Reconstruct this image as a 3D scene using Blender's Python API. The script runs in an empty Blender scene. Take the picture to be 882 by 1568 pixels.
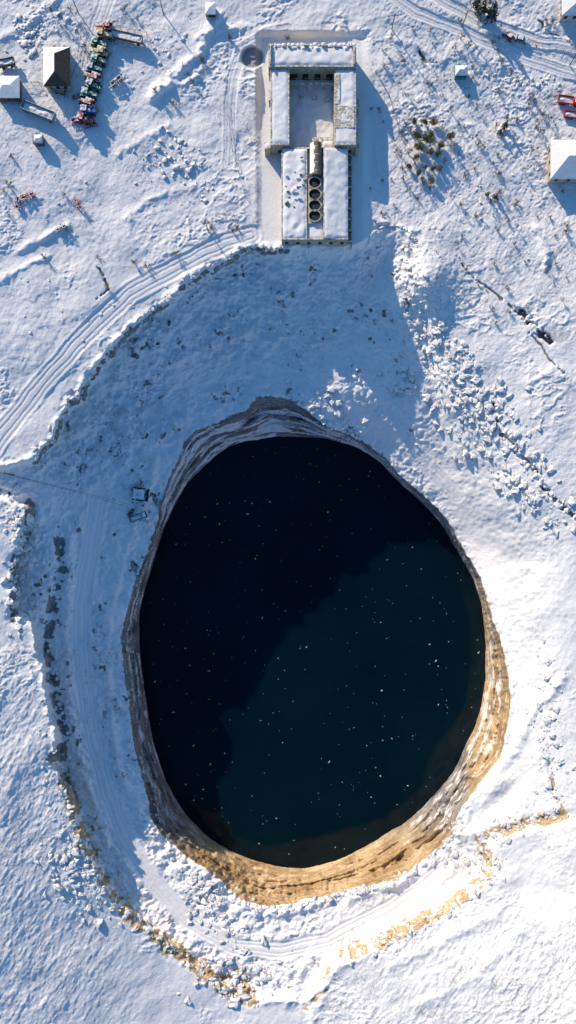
import bpy, bmesh, math, random
import numpy as np
from mathutils import Vector, Matrix
random.seed(7); rng=np.random.default_rng(7)
H=224.0; S=0.2; CU=441.0; CV=784.0
SUN_EL=math.radians(21.8); SX,SY=0.58,-0.815
# ------------------------------------------------------------------ noise
def _h(ix,iy,seed):
    n=(ix.astype(np.int64)*374761393+iy.astype(np.int64)*668265263+seed*1442695041)&0xFFFFFFFF
    n=((n^(n>>13))*1274126177)&0xFFFFFFFF
    n=n^(n>>16)
    return (n&0xFFFFFF)/float(0xFFFFFF)
def vn(x,y,seed=0):
    ix=np.floor(x);iy=np.floor(y);fx=x-ix;fy=y-iy
    fx=fx*fx*fx*(fx*(fx*6-15)+10);fy=fy*fy*fy*(fy*(fy*6-15)+10)
    a=_h(ix,iy,seed);b=_h(ix+1,iy,seed);c=_h(ix,iy+1,seed);d=_h(ix+1,iy+1,seed)
    return ((a+(b-a)*fx)*(1-fy)+(c+(d-c)*fx)*fy)*2-1
def fbm(x,y,seed=0,o=4,g=0.5):
    s=0;a=1;t=0
    ca,sa=math.cos(.6),math.sin(.6)
    for i in range(o):
        s=s+a*vn(x*2**i+i*17.3,y*2**i-i*9.1,seed+i*31);t+=a;a*=g
        x,y=x*ca-y*sa,x*sa+y*ca
    return s/t
def ss(a,b,x):
    t=np.clip((x-a)/(b-a),0,1);return t*t*(3-2*t)
def segd(u,v,p,q):
    dx=q[0]-p[0];dy=q[1]-p[1]
    t=np.clip(((u-p[0])*dx+(v-p[1])*dy)/(dx*dx+dy*dy+1e-9),0,1)
    return np.hypot(u-p[0]-t*dx,v-p[1]-t*dy)
def pld(u,v,pl):
    d=np.full(u.shape,1e9)
    for a,b in zip(pl[:-1],pl[1:]): d=np.minimum(d,segd(u,v,a,b))
    return d
def inside(u,v,pg):
    r=np.zeros(u.shape,bool)
    n=len(pg)
    for i in range(n):
        x1,y1=pg[i];x2,y2=pg[(i+1)%n]
        if y1==y2: continue
        c=((y1>v)!=(y2>v))&(u<(x2-x1)*(v-y1)/(y2-y1)+x1)
        r^=c
    return r
def smooth_poly(p,n=3):
    p=np.array(p,float)
    out=[]
    N=len(p)
    for i in range(N):
        p0,p1,p2,p3=p[i-1],p[i],p[(i+1)%N],p[(i+2)%N]
        for k in range(n):
            t=k/n
            out.append(tuple(0.5*((2*p1)+(-p0+p2)*t+(2*p0-5*p1+4*p2-p3)*t*t+(-p0+3*p1-3*p2+p3)*t**3)))
    return out
def sd(u,v,pg):
    d=pld(u,v,list(pg)+[pg[0]])
    return np.where(inside(u,v,pg),d,-d)
def tps(pts):
    P=np.array(pts,float);n=len(P);xy=P[:,:2]/500.
    r=np.hypot(xy[:,None,0]-xy[None,:,0],xy[:,None,1]-xy[None,:,1])
    K=np.where(r>0,r*r*np.log(r+1e-12),0)+np.eye(n)*0.002
    A=np.zeros((n+3,n+3));A[:n,:n]=K;A[:n,n]=1;A[:n,n+1:]=xy;A[n,:n]=1;A[n+1:,:n]=xy.T
    w=np.linalg.solve(A,np.concatenate([P[:,2],[0,0,0]]))
    def f(u,v):
        x=np.clip(u,-60,940)/500.;y=np.clip(v,-60,1630)/500.
        o=w[n]+w[n+1]*x+w[n+2]*y
        for i in range(n):
            r2=(x-xy[i,0])**2+(y-xy[i,1])**2+1e-12
            o=o+w[i]*0.5*r2*np.log(r2)
        return o
    return f
# ------------------------------------------------------------------ curves in image coordinates, unprojected through the camera (image pixels, 0.2 m)
WAT=smooth_poly([(395,675),(440,671),(490,672),(535,682),(575,702),(610,738),(640,765),(672,800),(700,845),(722,885),(738,930),(742,985),(742,1040),(733,1090),(712,1140),(690,1185),(665,1215),(625,1253),(585,1278),(540,1305),(495,1322),(450,1328),(400,1318),(350,1300),(310,1272),(275,1230),(250,1180),(232,1120),(222,1050),(215,985),(216,930),(232,870),(252,810),(285,745),(330,700),(365,680)])
RIM=smooth_poly([(395,612),(425,610),(460,625),(500,651),(540,672),(580,695),(616,731),(647,759),(682,797),(710,843),(734,888),(750,933),(767,985),(780,1040),(778,1100),(768,1150),(738,1192),(704,1240),(690,1278),(640,1322),(600,1347),(550,1357),(510,1367),(460,1380),(400,1387),(355,1367),(325,1337),(278,1302),(238,1262),(222,1200),(205,1140),(200,1080),(188,1010),(190,960),(205,905),(222,855),(243,790),(250,755),(275,705),(290,670),(330,648),(370,635)])
OUT=[(480,380),(440,380),(372,382),(350,398),(320,412),(280,437),(268,452),(235,475),(190,515),(150,565),(130,590),(126,606),(100,618),(90,650),(75,680),(50,700),(20,712),(-60,716),(-60,772),(10,768),(42,780),(40,805),(28,830),(22,870),(18,930),(50,958),(65,1020),(80,1090),(88,1160),(108,1230),(130,1290),(160,1350),(200,1400),(250,1440),(310,1485),(350,1518),(400,1532),(470,1535),(510,1480),(560,1452),(610,1430),(660,1400),(700,1375),(740,1350),(748,1310),(740,1275),(790,1255),(850,1248),(885,1150),(880,1000),(880,830),(800,700),(720,580),(690,500),(655,400),(625,358),(590,352),(560,372),(530,380)]
fP=tps([(0,0,7),(220,0,5),(441,0,2.5),(660,0,2),(882,0,1),(480,200,0),(480,350,0),(200,200,3.5),(0,300,5),(0,500,3),(200,400,1.6),(300,400,.8),(380,360,0),(0,720,.5),(60,640,.5),(0,950,-.5),(0,1250,-3),(0,1568,-9.5),(100,1230,-6),(60,1400,-8),(200,1400,-12.5),(340,1510,-15),(200,1568,-16),(450,1568,-14),(560,1480,-10),(700,1500,-4),(882,1568,4),(882,1300,-3),(760,1330,-8),(882,1000,-7),(882,800,-5),(882,500,-4),(700,380,-3.2),(882,200,-2),(640,350,-1.8),(640,150,-.5)])
fB=tps([(370,420,-7),(440,400,-5),(440,450,-9.5),(560,450,-9.5),(500,520,-15),(540,545,-16),(620,520,-11.5),(450,570,-18.5),(560,600,-17.5),(640,480,-8),(400,600,-20),(300,600,-19),(200,600,-14),(240,520,-9),(130,680,-12),(110,750,-12),(210,780,-20),(250,700,-20),(60,760,-7),(0,742,-3),(60,850,-10),(120,900,-17),(200,900,-22),(100,1050,-17),(190,1050,-22.5),(140,1200,-19),(200,1200,-21.5),(215,1340,-19.5),(160,1320,-18),(300,1400,-19.5),(350,1440,-18.5),(400,1390,-20),(430,1500,-17),(550,1390,-19),(650,1350,-18.5),(700,1270,-18.5),(780,1100,-16),(780,1000,-19),(750,930,-24),(705,840,-31),(620,730,-29.5),(560,680,-27.5),(500,640,-22),(700,700,-20),(780,780,-14),(860,850,-9),(830,950,-12.5),(860,1100,-8),(830,1200,-10),(700,600,-12),(640,560,-13),(800,650,-7),(880,700,-5.5),(470,620,-20)])
ZW=-42.0
roads=[([(-60,760),(0,668),(60,592),(130,512),(200,448),(280,404),(345,372),(385,360)],15,1),
 ([(150,760),(135,850),(122,930),(125,1020),(135,1100),(160,1200),(190,1280),(235,1350),(290,1410),(360,1450),(430,1455),(500,1440),(600,1390),(680,1330)],13,.95),
 ([(60,740),(110,765),(190,790)],14,.5),
 ([(230,640),(300,590),(380,560),(450,580),(560,640),(640,700),(700,760)],12,.6),
 ([(580,-20),(640,20),(720,52),(800,88),(900,120)],9,1),([(640,-20),(730,30),(820,62),(900,75)],9,1),
 ([(350,250),(352,180),(356,120),(370,75),(410,50),(440,45)],9,.6),
 ([(120,200),(110,150),(135,90),(150,40),(170,-20)],12,.5)]
cracks=[([(700,395),(722,425),(745,440),(765,455),(795,485),(850,560),(900,610)],2.5,.5),
 ([(755,620),(765,660),(795,695),(815,712),(830,742),(860,775),(900,805)],6,1.5),
 ([(798,478),(812,492),(830,512),(842,524)],9,2.4),
 ([(638,70),(648,85),(656,98)],3.5,.8),([(820,30),(850,55),(885,70)],2,.3),
 ([(145,405),(158,425),(170,440),(150,458)],2.5,.6)]
tans=[([(85,1160),(102,1205),(128,1290),(160,1350),(200,1405),(250,1442),(310,1487),(350,1517),(385,1532)],18,1.05),
 ([(530,1460),(580,1446),(630,1418),(680,1390),(730,1356),(748,1330),(742,1300)],17,.95),
 ([(735,1285),(790,1264),(820,1256),(868,1250)],14,.9),([(190,1400),(225,1425),(250,1455),(300,1478)],12,.85),
 ([(350,1360),(345,1345),(330,1335)],5,1),([(845,1175),(850,1215),(862,1245)],8,.75),
 ([(90,830),(96,870),(82,930),(72,1000),(85,1060),(95,1100),(98,1180)],14,.95),
 ([(45,770),(40,820),(22,860),(20,950)],12,.95),
 ([(340,1500),(370,1490),(385,1520)],12,.95),
 ([(170,650),(140,690),(125,720)],14,.6),([(470,1545),(500,1510),(505,1480)],8,.7)]
NWR=[(440,380),(372,382),(350,398),(320,412),(280,437),(268,452),(235,475),(190,515),(150,565),(130,590),(126,606),(100,618),(90,650),(75,680),(50,700)]
drifts=[([(232,150),(262,118),(300,85),(335,22)],7,1.1),([(28,385),(60,368),(102,345)],6,.8),([(180,238),(215,215),(258,195)],6,.5),([(0,430),(40,405),(75,392)],5,.5),([(240,130),(280,128),(300,118)],5,.6),([(195,330),(240,300),(300,285)],6,.4),([(0,60),(40,40),(90,-5)],6,.6),([(380,40),(330,48),(300,60)],5,.4),([(600,60),(640,70),(680,95)],6,.4),([(720,190),(760,215),(800,220)],6,.4),([(820,350),(840,385),(835,410)],6,.8),([(805,585),(850,565),(880,590)],8,.6),([(800,1120),(820,1085),(860,1040)],9,1.0),([(760,1180),(790,1150),(800,1130)],7,.8),([(480,1568),(500,1500),(540,1470)],8,.8),([(560,330),(600,345),(640,352)],4,.3),
 ([(240,700),(225,760),(190,850),(170,940),(165,1020),(172,1120),(190,1200)],5,1.0),([(260,560),(330,520),(400,500)],6,.6),([(160,620),(200,660),(190,720)],6,.7),([(440,1540),(470,1470),(490,1430)],6,.7),([(600,1480),(680,1440),(760,1400)],8,.6),([(640,1540),(720,1500),(800,1430)],9,.5),([(108,830),(103,930),(104,1030),(112,1110),(135,1200),(165,1290)],5,.9)]

def evalz(u,v):
    wu=fbm(u/26,v/26,3,4)*9+vn(u/5,v/5,9)*1.6; wv=fbm(u/26,v/26,5,4)*9+vn(u/5,v/5,19)*1.6
    dO=sd(u+wu*1.0,v+wv*1.0,OUT)
    k=0.42
    dR=sd(u+wu*k,v+wv*k,RIM); dW=sd(u+wu*.15,v+wv*.15,WAT)
    P=fP(u,v);B=fB(u,v)
    fl=ss(390,402,u)*ss(572,552,u)*ss(45,60,v)*ss(385,374,v)
    P=P*(1-fl)
    east=ss(620,720,u)*ss(1330,1200,v)
    w=13+130*east+14*ss(400,560,u)*ss(1200,1300,v)+10*ss(380,450,u)*ss(700,400,v)
    s=ss(-w*.35,w*.9,dO)
    nw=(1-east)*ss(460,400,u)
    s=np.clip(s+.14*nw*ss(0,2.5,dO)*(1-ss(0,25,dO)),0,1)
    Z=P*(1-s)+B*s
    Z=Z+4.8*np.exp(-(((u-652)/36)**2+((v-432)/48)**2))-1.5*np.exp(-(((u-590)/30)**2+((v-400)/30)**2))
    rd=np.zeros_like(u);rut=np.zeros_like(u)
    for pl,wd,st in roads:
        d=pld(u+wu*.25,v+wv*.25,pl)
        m=ss(wd*1.5,wd*.8,d)
        rd=np.maximum(rd,m*st)
        rut=rut-m*st*(.14*np.exp(-((d-wd*.35)/1.2)**2)+.11*np.exp(-((d-wd*.8)/1.1)**2)-.25*np.exp(-((d-wd*1.15)/2.)**2))
    Z=Z+rut
    inO=ss(-8,12,dO)
    rough=np.clip(.5+.6*fbm(u/90,v/90,77,3),.1,1.2)
    hum=np.clip(fbm(u/60,v/60,41,2)*2.4-.25,0,1)
    nt=(1-.85*rd)*(1-fl*.9)
    Z=Z+nt*(.9*fbm(u/75,v/75,11,3)+.28*rough*fbm(u/24,v/20,12,3)+.10*(rough+.35)*fbm(u/6,v/6,13,3))
    ww=fbm(u/10,v/10,23,2)*4
    r1=1-np.abs(fbm((u+ww)/20,(v-ww)/14,21,4,.6))*2.2
    Z=Z+nt*hum*.34*np.clip(r1,0,1)**2*(1-.4*inO)
    for pl,wd,hh in drifts:
        d=pld(u+wu*.5,v+wv*.5,pl)
        Z=Z+hh*nt*np.exp(-(d/wd)**2)*(.8+.3*vn(u/7,v/7,33))
    a=u*.86+v*.5;b=-u*.5+v*.86
    sw=ss(300,60,u)*ss(950,1100,v)+ss(480,640,u)*ss(1380,1450,v)*.9+.25+.3*ss(560,640,u)*ss(560,400,v)
    Z=Z+nt*sw*(.20*np.clip(fbm(a/5.0,b/13,51,3),-.2,1)+.08*fbm(a/2.5,b/6,52,2))
    ne=ss(560,600,u)*ss(520,420,v)+.6*ss(640,700,u)*ss(420,520,v)*ss(900,780,v)+.5*ss(330,200,u)*ss(420,300,v)
    Z=Z-ne*nt*.18*np.clip(vn(u/2.6,v/2.6,53)-.15,0,1)
    wb=inO*(1-east)*(1-rd)
    wst=ss(520,380,u)
    Z=Z+wb*((.45+.65*wst)*fbm(u/15,v/15,64,3)+.30*fbm(u/5,v/5,66,2))
    st=np.clip(fbm(u/30,v/30,61,3)*2.2+.35,0,1)*inO*ss(760,600,u)*(1-rd)
    Z=Z+st*(.8*np.clip(vn(u/5.5,v/5.5,62)-.1,0,1)**2+.5*np.clip(vn(u/3.,v/3.,63),0,1))
    Z=Z+.7*np.exp(-((dO+5)/5)**2)*(w<40)*(fbm(u/14,v/14,71,2)*1.6+.3)
    rock=np.zeros_like(u)
    nz=fbm(u/9,v/9,81,4)
    dn=pld(u+wu,v+wv,NWR)
    sgn=ss(-3,1.5,dO)
    rock=np.maximum(rock,ss(13,1,dn)*sgn*1.05*ss(-.65,.1,nz))
    rock=np.maximum(rock,.60*st*wb*ss(-.1,.45,fbm(u/7,v/7,83,3)))
    for pl,wd,stg in tans:
        d=pld(u+wu*.6,v+wv*.6,pl)
        rock=np.maximum(rock,ss(wd*1.2,wd*.1,d)*stg*ss(-.5,.2,nz))
        Z=Z-ss(min(wd,12)*1.2,0,d)*.8*min(stg,1)*(1+.5*nz)
    for pl,wd,dep in cracks:
        d=pld(u+wu*.5,v+wv*.5,pl)
        m=ss(wd,wd*.3,d)*ss(-.35,.15,nz)
        Z=Z-m*dep; rock=np.maximum(rock,m*1.)
    q=((u-768)*.72-(v-1222)*-.69);q2=((u-768)*.69+(v-1222)*-.72)
    hol=np.exp(-((q/13)**2+(q2/38)**2))
    Z=Z-1.8*hol
    cr=np.hypot((u-722)/15,(v-1345)/13)
    cn=1+.35*nz
    Z=Z-2.4*np.exp(-(cr*cn)**2)
    pond=ss(1.,.75,np.hypot((u-386)/19,(v-88)/19))
    pond2=ss(1.,.6,np.hypot((u-850)/26,(v-512)/15)*cn)
    Z=Z-pond*1.0
    ang=np.arctan2(v-1000,(u-480))
    lip=np.exp(-((dR+9)/9)**2)*ss(1180,1300,v)
    Z=Z+lip*(.8+1.0*vn(ang*38+fbm(u/12,v/12,94,2),dR*.04+2.,91)+.5*vn(u/5,v/5,92))
    lip2=np.exp(-((dR+5)/5)**2)*(1-ss(1180,1300,v))
    Z=Z+lip2*.6*(fbm(u/9,v/9,93,2)+.3)
    inR=dR>0
    gap=np.maximum(dR,0)+np.maximum(-dW,0)
    t=np.clip(np.maximum(dR,0)/np.maximum(gap,1e-3),0,1)
    strat=fbm(ang*9+t*1.5,t*7+ang*1.5,95,4,.6)
    stw=.12*fbm(ang*5,t*9,99,3,.6)+.05*nz
    tn=np.clip(t+stw*np.sin(t*math.pi)*1.3,0,1)
    wallz=Z+(ZW-.6-Z)*tn
    Z2=np.where(inR,wallz,Z)
    Z2=np.where(inR,Z2+ss(0,.12,t)*(1-t)*(.9*fbm(u/5,v/5,96,3)+1.3*fbm(ang*26,t*2.5,98,2)),Z2)
    Z2=np.where(dW>0,ZW-.6-np.minimum(dW*.3,14),Z2)
    edge=ss(-6,1,dR+nz*3.5)
    band=ss(-.25,.35,fbm(ang*7+t*2,t*11-ang*2,100,3,.6))
    north=ss(900,700,v)*ss(640,560,u)
    south=ss(1180,1320,v)
    cov=.70-.06*north+.12*south
    rkw=np.clip(cov-band*(.24+.10*north-.10*south)-.12*fbm(ang*16,t*3,97,3)+.10*ss(.8,.95,t)+.3*ss(.16,.02,t)*(1-south),0,1)
    rock=np.where(inR,rkw,np.maximum(rock,edge*(.62+.2*north)))
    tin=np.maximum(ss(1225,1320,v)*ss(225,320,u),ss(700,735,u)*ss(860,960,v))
    tan=np.where(dR<-15,ss(1150,1250,v),tin)  # sun and shade painted into rock: tan on lit sides, grey where shaded
    pd=np.maximum(np.maximum(pond*.75,hol*.25),pond2*.35)
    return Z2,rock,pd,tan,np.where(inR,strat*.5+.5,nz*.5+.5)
def axis(lo,hi,step,far):
    a=list(np.arange(lo,hi+step,step))
    x=a[-1];s=step
    while x<far: s*=1.25;x+=s;a.append(x)
    x=a[0];s=step;pre=[]
    while x>-far: s*=1.25;x-=s;pre.append(x)
    return np.array(pre[::-1]+a)
US=axis(-50,932,1.3,16000);VS=axis(-50,1618,1.3,16000)
UU,VV=np.meshgrid(US,VS)
ZZ,RK,PD,TN,SR=[a.reshape(UU.shape) for a in evalz(UU.ravel(),VV.ravel())]
def unp(u,v,z):
    k=S*(H-z)/H
    return Vector(((u-CU)*k,-(v-CV)*k,z))
def zat(u,v):
    i=np.clip(np.searchsorted(US,u)-1,0,len(US)-2);j=np.clip(np.searchsorted(VS,v)-1,0,len(VS)-2)
    fu=(u-US[i])/(US[i+1]-US[i]);fv=(v-VS[j])/(VS[j+1]-VS[j])
    return float((ZZ[j,i]*(1-fu)+ZZ[j,i+1]*fu)*(1-fv)+(ZZ[j+1,i]*(1-fu)+ZZ[j+1,i+1]*fu)*fv)
def gp(u,v,dz=0): 
    z=zat(u,v); p=unp(u,v,z); p.z+=dz; return p
# ------------------------------------------------------------------ materials
def newmat(n):
    m=bpy.data.materials.new(n);m.use_nodes=True;nt=m.node_tree
    return m,nt,nt.nodes['Principled BSDF'],nt.nodes.new,nt.links.new
def simple(n,c,r=.7,metal=0,var=.25,sc=3.,snow=0):
    m,nt,b,N,L=newmat(n)
    tc=N('ShaderNodeTexCoord');no=N('ShaderNodeTexNoise');no.inputs['Scale'].default_value=sc;no.inputs['Detail'].default_value=5
    L(tc.outputs['Object'],no.inputs['Vector'])
    rp=N('ShaderNodeValToRGB');rp.color_ramp.elements[0].position=.3;rp.color_ramp.elements[1].position=.7
    rp.color_ramp.elements[0].color=[x*(1-var) for x in c]+[1];rp.color_ramp.elements[1].color=[min(1,x*(1+var)) for x in c]+[1]
    L(no.outputs['Fac'],rp.inputs['Fac']);out=rp.outputs['Color']
    if snow>0:
        ge=N('ShaderNodeNewGeometry');sp=N('ShaderNodeSeparateXYZ');L(ge.outputs['Normal'],sp.inputs[0])
        no2=N('ShaderNodeTexNoise');no2.inputs['Scale'].default_value=1.3;no2.inputs['Detail'].default_value=4
        L(ge.outputs['Position'],no2.inputs['Vector'])
        ma=N('ShaderNodeMath');ma.operation='MULTIPLY_ADD';L(no2.outputs['Fac'],ma.inputs[0]);ma.inputs[1].default_value=1.2
        L(sp.outputs['Z'],ma.inputs[2])
        mr=N('ShaderNodeMapRange');mr.inputs['From Min'].default_value=1.65-snow;mr.inputs['From Max'].default_value=1.8-snow
        L(ma.outputs[0],mr.inputs['Value'])
        mx=N('ShaderNodeMixRGB');L(mr.outputs[0],mx.inputs[0]);L(out,mx.inputs[1]);mx.inputs[2].default_value=(.9,.895,.9,1)
        out=mx.outputs[0]
    L(out,b.inputs['Base Color']);b.inputs['Roughness'].default_value=r;b.inputs['Metallic'].default_value=metal
    bp=N('ShaderNodeBump');bp.inputs['Strength'].default_value=.3;bp.inputs['Distance'].default_value=.05
    L(no.outputs['Fac'],bp.inputs['Height']);L(bp.outputs[0],b.inputs['Normal'])
    return m
def snowmat():
    m,nt,b,N,L=newmat('snow')
    ge=N('ShaderNodeNewGeometry');no=N('ShaderNodeTexNoise');no.inputs['Scale'].default_value=.8;no.inputs['Detail'].default_value=6
    L(ge.outputs['Position'],no.inputs['Vector'])
    rp=N('ShaderNodeValToRGB');rp.color_ramp.elements[0].color=(.87,.865,.88,1);rp.color_ramp.elements[1].color=(.95,.94,.945,1)
    L(no.outputs['Fac'],rp.inputs['Fac']);L(rp.outputs[0],b.inputs['Base Color']);b.inputs['Roughness'].default_value=.8
    b.inputs['Specular IOR Level'].default_value=.2
    bp=N('ShaderNodeBump');bp.inputs['Strength'].default_value=.5;bp.inputs['Distance'].default_value=.15
    L(no.outputs['Fac'],bp.inputs['Height']);L(bp.outputs[0],b.inputs['Normal'])
    return m
def groundmat():
    m,nt,b,N,L=newmat('snowy_ground')
    ge=N('ShaderNodeNewGeometry')
    def noise(sc,det=5,ro=.55,vec=None):
        n=N('ShaderNodeTexNoise');n.inputs['Scale'].default_value=sc;n.inputs['Detail'].default_value=det;n.inputs['Roughness'].default_value=ro
        L(vec or ge.outputs['Position'],n.inputs['Vector']);return n
    def ramp(a,b_,ca,cb,src):
        r=N('ShaderNodeValToRGB');r.color_ramp.elements[0].position=a;r.color_ramp.elements[1].position=b_
        r.color_ramp.elements[0].color=ca;r.color_ramp.elements[1].color=cb;L(src,r.inputs['Fac']);return r
    def mix(f,a,b_,t='MIX'):
        x=N('ShaderNodeMixRGB');x.blend_type=t
        for i,s in ((0,f),(1,a),(2,b_)):
            if hasattr(s,'links'): L(s,x.inputs[i])
            else: x.inputs[i].default_value=s
        return x.outputs[0]
    def attr(n):
        a=N('ShaderNodeAttribute');a.attribute_name=n;return a
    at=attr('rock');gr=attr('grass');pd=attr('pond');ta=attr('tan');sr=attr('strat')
    n1=noise(.05,4);snow=ramp(.3,.7,(.88,.87,.885,1),(.95,.935,.94,1),n1.outputs['Fac']).outputs[0]
    n2=noise(2.6,5,.75);sp=ramp(.54,.66,(0,0,0,1),(1,1,1,1),n2.outputs['Fac']).outputs[0]
    n3=noise(.12,5,.6);sp2=ramp(.40,.62,(0,0,0,1),(1,1,1,1),n3.outputs['Fac']).outputs[0]
    m1=N('ShaderNodeMath');m1.operation='MULTIPLY';L(sp,m1.inputs[0]);L(sp2,m1.inputs[1])
    m2=N('ShaderNodeMath');m2.operation='MULTIPLY';L(m1.outputs[0],m2.inputs[0]);L(gr.outputs['Fac'],m2.inputs[1])
    snow=mix(m2.outputs[0],snow,(.34,.30,.24,1))
    mp=N('ShaderNodeMapping');mp.inputs['Scale'].default_value=(.3,.3,1.6);L(ge.outputs['Position'],mp.inputs['Vector'])
    st=noise(1.,6,.65,mp.outputs[0])
    ms=N('ShaderNodeMath');ms.operation='MULTIPLY_ADD';L(st.outputs['Fac'],ms.inputs[0]);ms.inputs[1].default_value=.6
    ms2=N('ShaderNodeMath');ms2.operation='MULTIPLY';L(sr.outputs['Fac'],ms2.inputs[0]);ms2.inputs[1].default_value=.4;L(ms2.outputs[0],ms.inputs[2])
    rkLit=ramp(.38,.62,(.36,.225,.11,1),(.72,.54,.33,1),ms.outputs[0]).outputs[0]
    rkShade=ramp(.38,.62,(.13,.115,.11,1),(.38,.355,.345,1),ms.outputs[0]).outputs[0]
    rk=mix(ta.outputs['Fac'],rkShade,rkLit)  # blends the shaded-side grey into the sunlit-side tan of the same rock
    n4=noise(1.1,7,.75);rk2=ramp(.33,.5,(.62,.58,.55,1),(1.05,1.05,1.05,1),n4.outputs['Fac']).outputs[0]
    rk=mix(1.,rk,rk2,'MULTIPLY')
    n5=noise(.9,7,.78,mp.outputs[0])
    ad=N('ShaderNodeMath');ad.operation='MULTIPLY_ADD';L(n5.outputs['Fac'],ad.inputs[0]);ad.inputs[1].default_value=1.3;L(at.outputs['Fac'],ad.inputs[2])
    mr=N('ShaderNodeMapRange');mr.inputs['From Min'].default_value=1.10;mr.inputs['From Max'].default_value=1.22;L(ad.outputs[0],mr.inputs['Value'])
    col=mix(mr.outputs[0],snow,rk)
    col=mix(pd.outputs['Fac'],col,(.16,.17,.18,1))
    L(col,b.inputs['Base Color']);b.inputs['Roughness'].default_value=.85;b.inputs['Specular IOR Level'].default_value=.15
    nb=noise(1.3,7,.7)
    bp=N('ShaderNodeBump');bp.inputs['Strength'].default_value=.6;bp.inputs['Distance'].default_value=.25;L(nb.outputs['Fac'],bp.inputs['Height'])
    bp2=N('ShaderNodeBump');bp2.inputs['Distance'].default_value=.6;L(ms.outputs[0],bp2.inputs['Height']);L(mr.outputs[0],bp2.inputs['Strength']);L(bp.outputs[0],bp2.inputs['Normal'])
    L(bp2.outputs[0],b.inputs['Normal'])
    return m
def watermat():
    m,nt,b,N,L=newmat('deep_water')
    ge=N('ShaderNodeNewGeometry');n=N('ShaderNodeTexNoise');n.inputs['Scale'].default_value=.025;n.inputs['Detail'].default_value=5
    L(ge.outputs['Position'],n.inputs['Vector'])
    r=N('ShaderNodeValToRGB');r.color_ramp.elements[0].position=.35;r.color_ramp.elements[1].position=.65
    r.color_ramp.elements[0].color=(.0004,.0095,.0185,1);r.color_ramp.elements[1].color=(.0008,.015,.025,1)
    L(n.outputs['Fac'],r.inputs['Fac']);L(r.outputs[0],b.inputs['Base Color'])
    b.inputs['Roughness'].default_value=.12;b.inputs['IOR'].default_value=1.33
    b.inputs['Specular IOR Level'].default_value=.3
    b.inputs['Subsurface Weight'].default_value=1.0;b.inputs['Subsurface Scale'].default_value=8.
    b.inputs['Subsurface Radius'].default_value=(.7,1,1)
    n2=N('ShaderNodeTexNoise');n2.inputs['Scale'].default_value=1.2;n2.inputs['Detail'].default_value=3;L(ge.outputs['Position'],n2.inputs['Vector'])
    bp=N('ShaderNodeBump');bp.inputs['Strength'].default_value=.12;bp.inputs['Distance'].default_value=.04
    L(n2.outputs['Fac'],bp.inputs['Height']);L(bp.outputs[0],b.inputs['Normal'])
    return m
M=dict(snow=snowmat(),ground=groundmat(),water=watermat(),
 rock=simple('boulder_stone',(.30,.265,.23),.9,sc=1.5,snow=.72),
 tanrock=simple('tan_stone',(.50,.38,.25),.9,sc=1.5,snow=.5),
 wall=simple('plaster_wall',(.46,.39,.29),.9,sc=.8,snow=.1),
 wallw=simple('pale_wall',(.55,.5,.42),.9,sc=.8),
 dark=simple('dark_opening',(.02,.02,.024),.8),
 rust=simple('rusty_metal',(.22,.13,.08),.7,sc=2,snow=.3),
 tank=simple('brown_tank',(.24,.17,.10),.7,sc=1,snow=.0),
 roofb=simple('brown_roof',(.12,.075,.06),.8,sc=1.5,snow=.0),
 red=simple('red_paint',(.55,.04,.03),.4,snow=.12),
 green=simple('green_paint',(.03,.27,.11),.4,snow=.12),
 blue=simple('blue_paint',(.04,.13,.42),.4,snow=.12),
 yellow=simple('yellow_paint',(.75,.42,.04),.4,snow=.12),
 teal=simple('teal_paint',(.05,.26,.28),.5,snow=.12),
 grey=simple('grey_metal',(.2,.21,.23),.5,snow=.3),
 tyre=simple('rubber',(.025,.025,.027),.9),glass=simple('window_glass',(.02,.03,.04),.1),
 bark=simple('bark',(.12,.09,.07),.9),leaf=simple('dry_leaves',(.19,.17,.09),.9,var=.5,sc=1.),
 pine=simple('pine_needles',(.07,.075,.04),.9,var=.5,sc=1.),
 wood=simple('weathered_wood',(.16,.12,.085),.9),ice=simple('ice',(.75,.78,.8),.4),
 straw=simple('straw',(.30,.24,.14),.9,var=.4))
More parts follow.
